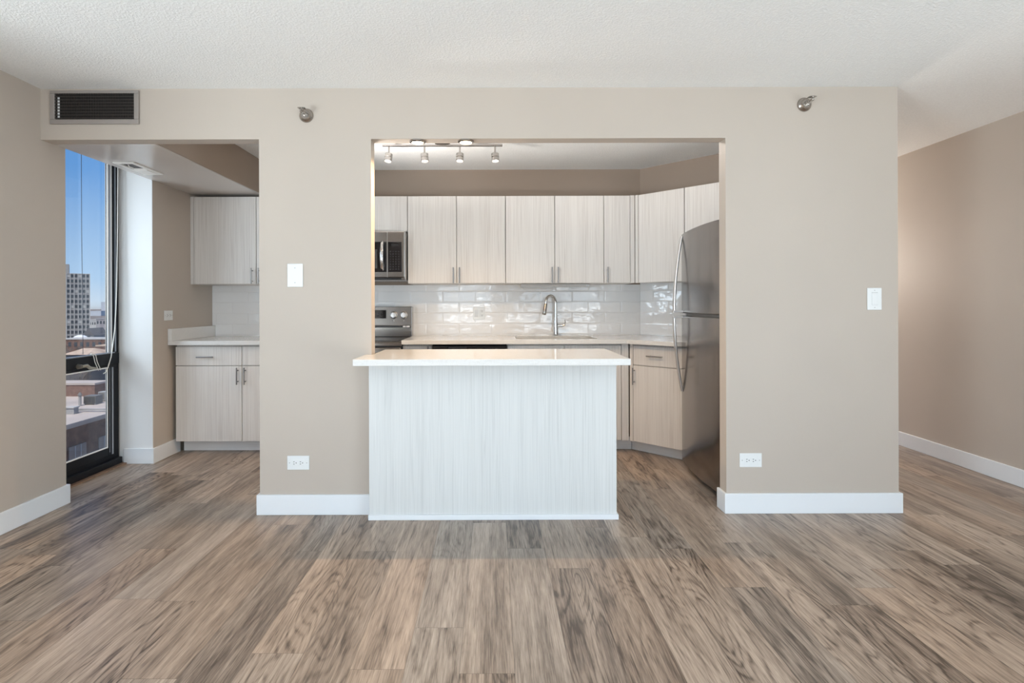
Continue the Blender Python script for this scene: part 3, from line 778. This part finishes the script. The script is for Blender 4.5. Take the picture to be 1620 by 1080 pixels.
for k, (hx, tx, ty) in enumerate(((-.405, -.10, -.14), (-.136, .06, -.10), (.132, -.02, -.14), (.397, .05, -.10))):
    hd = Vector((tx, ty, -1)).normalized()
    st = MB(); st.cyl((hx, 0, 2.3935), (hx, 0, 2.338), .006, seg=12)
    so_ = st.build('stem', 'lamp_shell', tr, smooth=True)
    a = Vector((hx, 0, 2.340)); b_ = a + hd * .062
    m = MB(); m.lathe([(.0, .001), (.024, .0), (.029, .004), (.029, .030), (.0265, .032), (.0265, .036), (.029, .038), (.029, .062), (.0265, .062), (.0265, .050), (.0, .050)], 28, a, hd)
    ho = m.build('lamp_head', 'lamp_shell', tr, smooth=True)
    MB().lathe([(.0255, .051), (.022, .056), (.0, .059)], 24, a, hd).build('bulb', 'bulb_white', ho, smooth=True)
    spot('track_lamp', tuple(Vector((-.379, 4.11, 0)) + a + hd * .070), (tx, ty + .25 * (k % 2), -1), TRACK_W, 110, .7, (1.0, .80, .56), .02)
ul = thing('cabinet_light', 'slim white light bar fixed under the upper cabinet above the sink', 'light bar', (.546, 4.80, 1.377))
box(-.302, .302, -.025, .025, -.030, -.0005).build('housing', 'bar_grey', ul, bevel=.003)
box(-.285, .285, -.018, .018, -.0325, -.0303).build('diffuser', 'plate_white', ul)
box(.27, .30, -.0275, -.0253, -.022, -.010).build('switch', 'plate_shade', ul)

# ------------------------------------------------------------------ vents, sprinklers
vg = thing('return_air_grille', 'metal air grille with dark louvres on the header above the alcove', 'air vent', (-2.2755, YW - .0005, 2.332))
W2, H2, fw = .254, .096, .027
f = MB()
for q in ((-W2, W2, H2 - fw * .6, H2), (-W2, W2, -H2, -H2 + fw), (-W2, -W2 + fw, -H2 + fw, H2 - fw * .6), (W2 - fw, W2, -H2 + fw, H2 - fw * .6)):
    f.box(q[0], q[1], -.012, -.0002, q[2], q[3])
f.build('frame', 'vent_metal', vg, bevel=.003)
box(-W2 + fw, W2 - fw, -.0012, -.0004, -H2 + fw, H2 - fw * .6).build('backing', 'duct_dark', vg)
zs = [-H2 + fw + .008 + i * .0175 for i in range(8)]
for z in zs: box(-W2 + fw, W2 - fw, -.009, -.006, z - .0015, z + .0015).build('louvre', 'vent_blade', vg)
for i in range(32):
    x = -W2 + fw + .012 + i * .0141
    box(x - .0010, x + .0010, -.0055, -.0015, -H2 + fw, H2 - fw * .6).build('louvre', 'duct_dark', vg)
m = MB()
for z in zs[:-1]: m.box(-.212, -.200, -.0058, -.0050, z + .003, z + .0145)
m.build('light_slot', 'plate_shade', vg)

rgx = thing('ceiling_register', 'white ceiling register with an open slot in the alcove soffit', 'air vent', (-2.446, 3.762, OP - .0004))
f = MB(); a, b_ = .070, .165
f.box(-a, a, -b_, -b_ + .03, -.008, 0); f.box(-a, a, b_ - .03, b_, -.008, 0); f.box(-a, -a + .028, -b_ + .03, b_ - .03, -.008, 0); f.box(a - .028, a, -b_ + .03, b_ - .03, -.008, 0)
f.build('frame', 'vent_white', rgx, bevel=.002)
box(-a + .028, a - .028, -b_ + .03, .0, -.0014, -.0004).build('opening', 'vent_blade', rgx)
MB().extrude([(-a + .028, .0, -.002), (-a + .028, .02, -.012), (-a + .028, b_ - .03, -.009), (-a + .028, b_ - .03, -.001)], (2 * a - .056, 0, 0)).build('damper_blade', 'vent_white', rgx)
MB().tube([(-.01, -.10, -.001), (-.012, -.085, -.012), (.0, -.06, -.016)], .003, 8).build('lever', 'vent_white', rgx)

def sprinkler(x, z, label, sgn):
    t = thing('fire_sprinkler', label, 'sprinkler', (x, YW - .0004, z), 0, 'sidewall sprinklers on the partition')
    MB().lathe([(.0405, 0), (.0405, .003), (.036, .010), (.028, .015), (.027, .017), (.023, .024), (.0, .025)], 36, (0, 0, 0), (0, -1, 0)).build('escutcheon', 'nickel', t, smooth=True)
    m = MB(); m.cyl((0, -.024, 0), (0, -.042, 0), .0125, seg=6); m.cyl((0, -.042, 0), (0, -.052, 0), .009, .007, 16)
    m.build('fitting', 'nickel', t, bevel=.0008)
    m = MB()
    for s in (-1, 1): m.tube([(s * .008, -.050, 0), (s * .0125, -.062, .0), (s * .010, -.076, .0), (s * .003, -.084, 0)], .003, 8)
    m.cyl((0, -.052, 0), (0, -.080, 0), .003, .002, 10)
    m.build('yoke', 'nickel', t, smooth=True)
    m = MB(); m.prism([(-.019, -.062), (.019, -.062), (.021, -.088), (.012, -.094), (-.012, -.094), (-.021, -.088)], .014, .0165)
    m.box(-.003, .003, -.088, -.082, .0, .0138)
    m.build('deflector', 'nickel', t)
    return t
sprinkler(-1.066, 2.283, 'chrome wall sprinkler on the header closer to the air grille', 1)
sprinkler(1.786, 2.337, 'chrome wall sprinkler high on the wide wall beside the pass-through', -1)

# ------------------------------------------------------------------ outlets and switches
def plate(m, w, h, t=.006): return m.box(-w / 2, w / 2, -t, -.0004, -h / 2, h / 2)
def outlet(label, loc, rz, w=.127, h=.080):
    t = thing('wall_outlet', label, 'outlet', loc, rz)
    plate(MB(), w, h).build('cover_plate', 'plate_white', t, bevel=.0022)
    box(-.034, .034, -.0078, -.0061, -.017, .017).build('receptacle', 'plate_white', t, bevel=.0008)
    for cx in (-.017, .020):
        for dz in (.0062, -.0062): box(cx - .010, cx - .003, -.0085, -.0079, dz - .0016, dz + .0016).build('slot', 'slot_black', t)
        MB().cyl((cx + .006, -.0085, 0), (cx + .006, -.0079, 0), .0028, seg=12).build('slot', 'slot_black', t)
    for s in (-1, 1): MB().cyl((s * .049, -.0072, 0), (s * .049, -.0061, 0), .0028, seg=12).build('screw', 'screw_grey', t)
    return t
outlet('white horizontal outlet low on the pier beside the island', (-1.1175, YW, .296), 0)
outlet('white horizontal outlet low on the wide wall beside the refrigerator', (1.472, YW, .303), 0)
outlet('white horizontal outlet on the alcove side wall above the short counter', (-2.587, 4.327, 1.118), PI / 2, .11, .078)
t = thing('wall_outlet', 'white double plate with switch and outlet on the tiled wall', 'outlet', (-.128, BK - .008, 1.117))
plate(MB(), .108, .118).build('cover_plate', 'plate_white', t, bevel=.002)
box(-.042, -.010, -.0082, -.0061, -.033, .033).build('rocker', 'plate_shade', t, bevel=.001)
box(.010, .042, -.0078, -.0061, -.034, .034).build('receptacle', 'plate_white', t, bevel=.001)
for cz in (-.020, .018):
    for dx_ in (-.006, .006): box(.026 + dx_ - .0015, .026 + dx_ + .0015, -.0085, -.0079, cz, cz + .008).build('slot', 'slot_black', t)
    MB().cyl((.026, -.0085, cz - .006), (.026, -.0079, cz - .006), .0026, seg=10).build('slot', 'slot_black', t)

t = thing('blank_cover_plate', 'large glossy white blank plate with two screws on the pier', 'cover plate', (-1.132, YW, 1.3685))
plate(MB(), .090, .134, .008).build('cover_plate', 'plate_white', t, bevel=.004)
for s in (-1, 1): MB().cyl((0, -.0095, s * .042), (0, -.0081, s * .042), .0032, seg=14).build('screw', 'screw_grey', t)
t = thing('light_switch', 'white rocker light switch near the end of the wide wall', 'light switch', (2.1835, YW, 1.2235))
plate(MB(), .082, .126).build('cover_plate', 'plate_white', t, bevel=.0025)
box(-.017, .017, -.0085, -.0061, -.033, .034).build('rocker', 'plate_white', t, bevel=.0015)
box(-.017, .017, -.0068, -.0062, .0345, .037).build('rocker_gap', 'screw_grey', t)
box(-.017, .017, -.0068, -.0062, -.0365, -.034).build('rocker_gap', 'plate_shade', t)
for s in (-1, 1): MB().cyl((0, -.0070, s * .049), (0, -.0061, s * .049), .0026, seg=12).build('screw', 'screw_grey', t)

# ------------------------------------------------------------------ the city beyond the window
GZ = -22.0
struct(box(-2500, 600, -300, 3200, GZ - 1, GZ).build('ground', 'ground'))
def at(px, D): return (px - 780) / 860 * D
def zat(py, D): return 1.2 - (py - 481) / 860 * D

# brick building with flat roof just across the street
X1 = -49.6; RZ = -13.2
bb = thing('brick_building', 'low brown brick building with a pale flat roof right below the window', 'building', (X1, 60, GZ))
hh = RZ - GZ
box(-40, 0, -25, 27, 0, hh).build('brick_walls', 'brick', bb)
box(-40.15, .15, -25.15, 27.15, hh + .01, hh + .35).build('flat_roof', 'roof_pale', bb)
box(-40, -12.0, 24, 27.1, hh + .36, hh + 2.1).build('roof_wall', 'brick_red', bb)
box(-40.1, -11.9, 23.9, 27.2, hh + 2.11, hh + 2.4).build('wall_coping', 'roof_pale', bb)
for i, yy in enumerate((-19, -14.6, -10.0, -6.0, -1.4, 3.4, 8.2, 13.0)):
    o = box(.005, .12, yy, yy + 2.7, hh - 5.0, hh - 2.2).build('window', 'window_beige', bb)
    for k in (.85, 1.75): box(.125, .17, yy + k, yy + k + .1, hh - 5.0, hh - 2.2).build('mullion', 'house_pale', o)
box(-.4, .30, -25.2, 27.2, hh + .36, hh + .60).build('parapet_edge', 'roof_pale', bb)
def rooftop(name, px, py, w, d, h, mat, label, D, cat='rooftop unit'):
    x = at(px, D)
    t = thing(name, label, cat, (x, D, RZ + .352))
    return t
t = rooftop('air_conditioner', 147, 0, 0, 0, 0, '', 'dark boxy air conditioning unit standing on the pale flat roof', 77.5)
box(-.85, .85, -.7, .7, .15, 1.25).build('casing', 'ac_metal', t)
for k in range(3): box(-.78 + k * .53, -.30 + k * .53, -.74, -.705, .28, 1.15).build('coil_panel', 'dark_grey', t)
for a_ in (-.7, .7): box(a_ - .06, a_ + .06, -.65, .65, .0, .149).build('skid', 'concrete', t)
t = rooftop('air_conditioner', 163, 0, 0, 0, 0, '', 'small pale air conditioning unit at the edge of the pale flat roof', 80.0)
box(-.4, .6, -.5, .5, .15, 1.4).build('casing', 'concrete', t); box(-.3, .5, -.54, -.505, .3, 1.25).build('coil_panel', 'ac_metal', t); box(-.35, .55, -.45, .45, 0, .149).build('skid', 'ac_metal', t)
t = rooftop('roof_vent', 126, 0, 0, 0, 0, '', 'thin vent pipe with a cap sticking out of the flat roof', 76.0)
MB().cyl((0, 0, 0), (0, 0, 1.5), .18, seg=12).build('pipe', 'concrete', t); MB().cyl((0, 0, 1.501), (0, 0, 1.9), .30, .1, 12).build('cap', 'ac_metal', t)
t = rooftop('roof_vent', 114, 0, 0, 0, 0, '', 'squat box vent near the front edge of the flat roof', 70.5)
box(-.5, .5, -.4, .4, 0, .8).build('box', 'concrete', t); box(-.6, .6, -.5, .5, .801, .95).build('cap', 'house_pale', t)
o = box(-1.5, 9, -.12, .12, .15, .42).build('roof_pipe', 'concrete'); tag(o, 'long grey pipe laid across the pale flat roof', 'pipe', loc=(at(116, 71.5), 71.8, RZ + .36))
t = thing('chimney', 'pale square chimney with a wide cap rising behind the flat roof', 'chimney', (at(128, 92), 92, GZ))
zt = zat(604, 92) - GZ
box(-.8, .8, -.8, .8, 0, zt - .8).build('stack', 'concrete', t); box(-1.3, 1.3, -1.3, 1.3, zt - .79, zt).build('cap', 'concrete_light', t)
box(-2.0, 2.0, -1.8, 1.8, 0, zt - 1.9).build('plinth', 'house_pale', t)

# tower block
D = 310.0
zt = zat(431, D) - GZ
tx0, tx1 = at(142, D) - 32, at(142, D)
hw2 = 15.75; th_ = R(36.9)
tw = thing('apartment_tower', 'tall grey gridded apartment tower beyond the window', 'building', (tx1 - hw2 * math.cos(th_), D - hw2 * math.sin(th_), GZ), th_)
box(-hw2, hw2, .6, 22, 0, zt).build('core', 'concrete', tw)
box(-hw2 + 3, hw2 - 9.3, 2, 14, zt + .01, zt + 5.2).build('penthouse', 'concrete', tw)
floors = 13; fh_ = 37.5 / floors
nb = 18; bw = 2 * hw2 / nb
m = MB()
for i in range(floors + 1): m.box(-hw2, hw2, .28, .599, zt - i * fh_ - .45, zt - i * fh_)
m.build('floor_bands', 'concrete', tw)
m = MB()
for k in range(nb + 1): m.box(-hw2 + k * bw - .2, -hw2 + k * bw + .2, .0, .279, 0, zt)
m.build('facade_ribs', 'concrete_light', tw)
for i in range(floors):
    for k in range(nb - 7, nb):
        x = -hw2 + k * bw + .25; z = zt - (i + 1) * fh_
        box(x, x + bw - .55, .45, .598, z + .75, z + fh_ - .55).build('window', 'window_dark' if (i * 7 + k * 3) % 9 else 'concrete_light', tw)

def block(name, label, px0, px1, pyt, D, depth, wall, roof, n=0):
    x0, x1 = at(px0, D), at(px1, D); z = zat(pyt, D) - GZ
    t = thing(name, label, 'building', ((x0 + x1) / 2, D, GZ)); h2 = (x1 - x0) / 2
    box(-h2, h2, 0, depth, 0, z).build('walls', wall, t)
    box(-h2 - .2, h2 + .2, -.2, depth + .2, z + .005, z + .5).build('roof', roof, t)
    for k in range(n):
        xx = -h2 + (k + .25) * 2 * h2 / n
        box(xx, xx + h2 / n, -.08, -.01, z - 3.2, z - 1.2).build('window', 'window_dark', t)
    return t
block('office_tower', 'pale hazy tower far away on the horizon', 160, 169, 476, 1500, 30, 'haze_grey', 'haze_grey')
block('distant_building', 'wide low hazy building on the skyline beside the gridded tower', 143, 160, 490, 1200, 40, 'haze_grey', 'far_mauve')
block('garage_building', 'small white-roofed building at the foot of the gridded tower', 141, 152, 505, 420, 12, 'concrete_light', 'house_pale', 3)
block('warehouse', 'grey-brown block standing past the white-roofed building', 152, 172, 503, 380, 20, 'far_mauve', 'far_mauve', 4)
block('row_building', 'long low building with a pale flat roof across the view', 96, 172, 535, 250, 10, 'brick', 'house_pale', 8)
block('storehouse', 'reddish flat-roofed block among the bare trees', 152, 178, 546, 205, 10, 'brick_red', 'roof_tan', 4)
def hip(name, label, px0, px1, pyt, pye, D, depth, wall, roof):
    x0, x1 = at(px0, D), at(px1, D); zt, ze = zat(pyt, D) - GZ, zat(pye, D) - GZ
    t = thing(name, label, 'house', ((x0 + x1) / 2, D, GZ)); h2 = (x1 - x0) / 2
    box(-h2, h2, 0, depth, 0, ze).build('walls', wall, t)
    b = MB(); q = min(h2 * .5, depth / 2)
    v = [b.b.verts.new(p) for p in ((-h2 - .3, -.3, ze), (h2 + .3, -.3, ze), (h2 + .3, depth + .3, ze), (-h2 - .3, depth + .3, ze), (-h2 + q, depth / 2, zt), (h2 - q, depth / 2, zt))]
    for f_ in ((0, 1, 5, 4), (1, 2, 5), (2, 3, 4, 5), (3, 0, 4), (3, 2, 1, 0)): b.b.faces.new([v[i] for i in f_])
    b.build('roof', roof, t)
    for k in range(3):
        xx = -h2 + (k + .3) * 2 * h2 / 3
        box(xx, xx + h2 / 4, -.08, -.01, ze - 2.2, ze - .8).build('window', 'window_dark', t)
    return t
hip('house', 'house with a tan hipped roof just above the middle rail', 100, 137, 551, 559, 140, 10, 'house_dark', 'roof_tan')
hip('house', 'house with a pinkish roof in front of the long pale roof', 143, 172, 552, 558, 165, 10, 'house_dark', 'roof_tan')
D = 284; x0 = at(140, D)
t = thing('house', 'dark gabled house below the gridded tower', 'house', (x0, D, GZ))
ze, zt = zat(527, D) - GZ, zat(517, D) - GZ
box(-2.6, 2.6, 0, 10, 0, ze).build('walls', 'concrete', t)
MB().extrude([(-2.6, -.3, ze), (2.9, -.3, ze - .6), (.1, -.3, zt)], (0, 10.6, 0)).build('roof', 'house_dark', t)
box(-.8, .8, -.1, -.01, ze - 2.5, ze - .8).build('window', 'window_dark', t)
D = 272
t = MB().lathe([(3.4, 0), (3.4, 6.4), (3.0, 7.6), (2.0, 8.5), (.8, 8.9), (0, 9.0)], 24).build('domed_tent', 'tent_white', smooth=True, angle=60)
tag(t, 'white domed shelter in front of the gridded tower', 'tent', loc=(at(127, D), D, GZ)); t.scale = (1, 1, (zat(527.5, D) - GZ) / 9.0)

# bare trees
def tree_mesh(seed):
    rnd = random.Random(seed); mb = MB()
    def grow(p, d, ln, r, lev):
        q = p + d * ln
        mb.tube([p, p + d * ln * .5 + Vector((rnd.uniform(-.04, .04) * ln, rnd.uniform(-.04, .04) * ln, 0)), q], [r, r * .8, r * .6], 5 if lev < 2 else 3)
        if lev == 4: return
        for k in range(rnd.choice((3, 3, 4)) if lev else 4):
            a = rnd.uniform(0, 2 * PI); s = rnd.uniform(.35, .8)
            nd = (d + Vector((math.cos(a) * s, math.sin(a) * s, rnd.uniform(-.05, .25)))).normalized()
            grow(q - d * ln * rnd.uniform(0, .35), nd, ln * rnd.uniform(.6, .78), r * .6, lev + 1)
    grow(Vector((0, 0, -.05)), Vector((0, 0, 1)), 3.2, .28, 0)
    return mb
tmesh = [tree_mesh(s).build('bare_tree', 'bark') for s in (1, 2, 3)]
spots = [(111, 118), (150, 124), (131, 108), (160, 138), (108, 104), (120, 200), (141, 178), (163, 196), (107, 232), (130, 226), (150, 228), (168, 236), (150, 334), (160, 320), (157, 360), (166, 300), (121, 128), (166, 112), (140, 136)]
blocks = []
for o in bpy.data.objects:
    if o.parent is None and o.get('category') in ('building', 'house', 'tent', 'chimney'):
        rot = Matrix.Rotation(o.rotation_euler.z, 4, 'Z')
        pts = [rot @ Vector(v) + o.location for c in o.children for v in c.bound_box] if o.children else [o.location + Vector(v) for v in o.bound_box]
        blocks.append((min(p.x for p in pts), max(p.x for p in pts), min(p.y for p in pts), max(p.y for p in pts)))
done = []; n_tree = 0
for px, D in spots:
    x, y, rad = at(px, D), D, 5.2
    if any(x0 - rad < x < x1 + rad and y0 - rad < y < y1 + rad for x0, x1, y0, y1 in blocks) or any((x - u) ** 2 + (y - v) ** 2 < 90 for u, v in done): continue
    done.append((x, y)); i = n_tree; n_tree += 1
    o = tmesh[i] if i < 3 else copy_tree(tmesh[i % 3])
    tag(o, 'leafless brown tree among the low roofs beyond the window', 'tree', 'bare trees beyond the window')
    s = random.uniform(.9, 1.1)
    o.location = (at(px, D), D, GZ); o.rotation_euler = (0, 0, random.uniform(0, 6)); o.scale = (s, s, s)
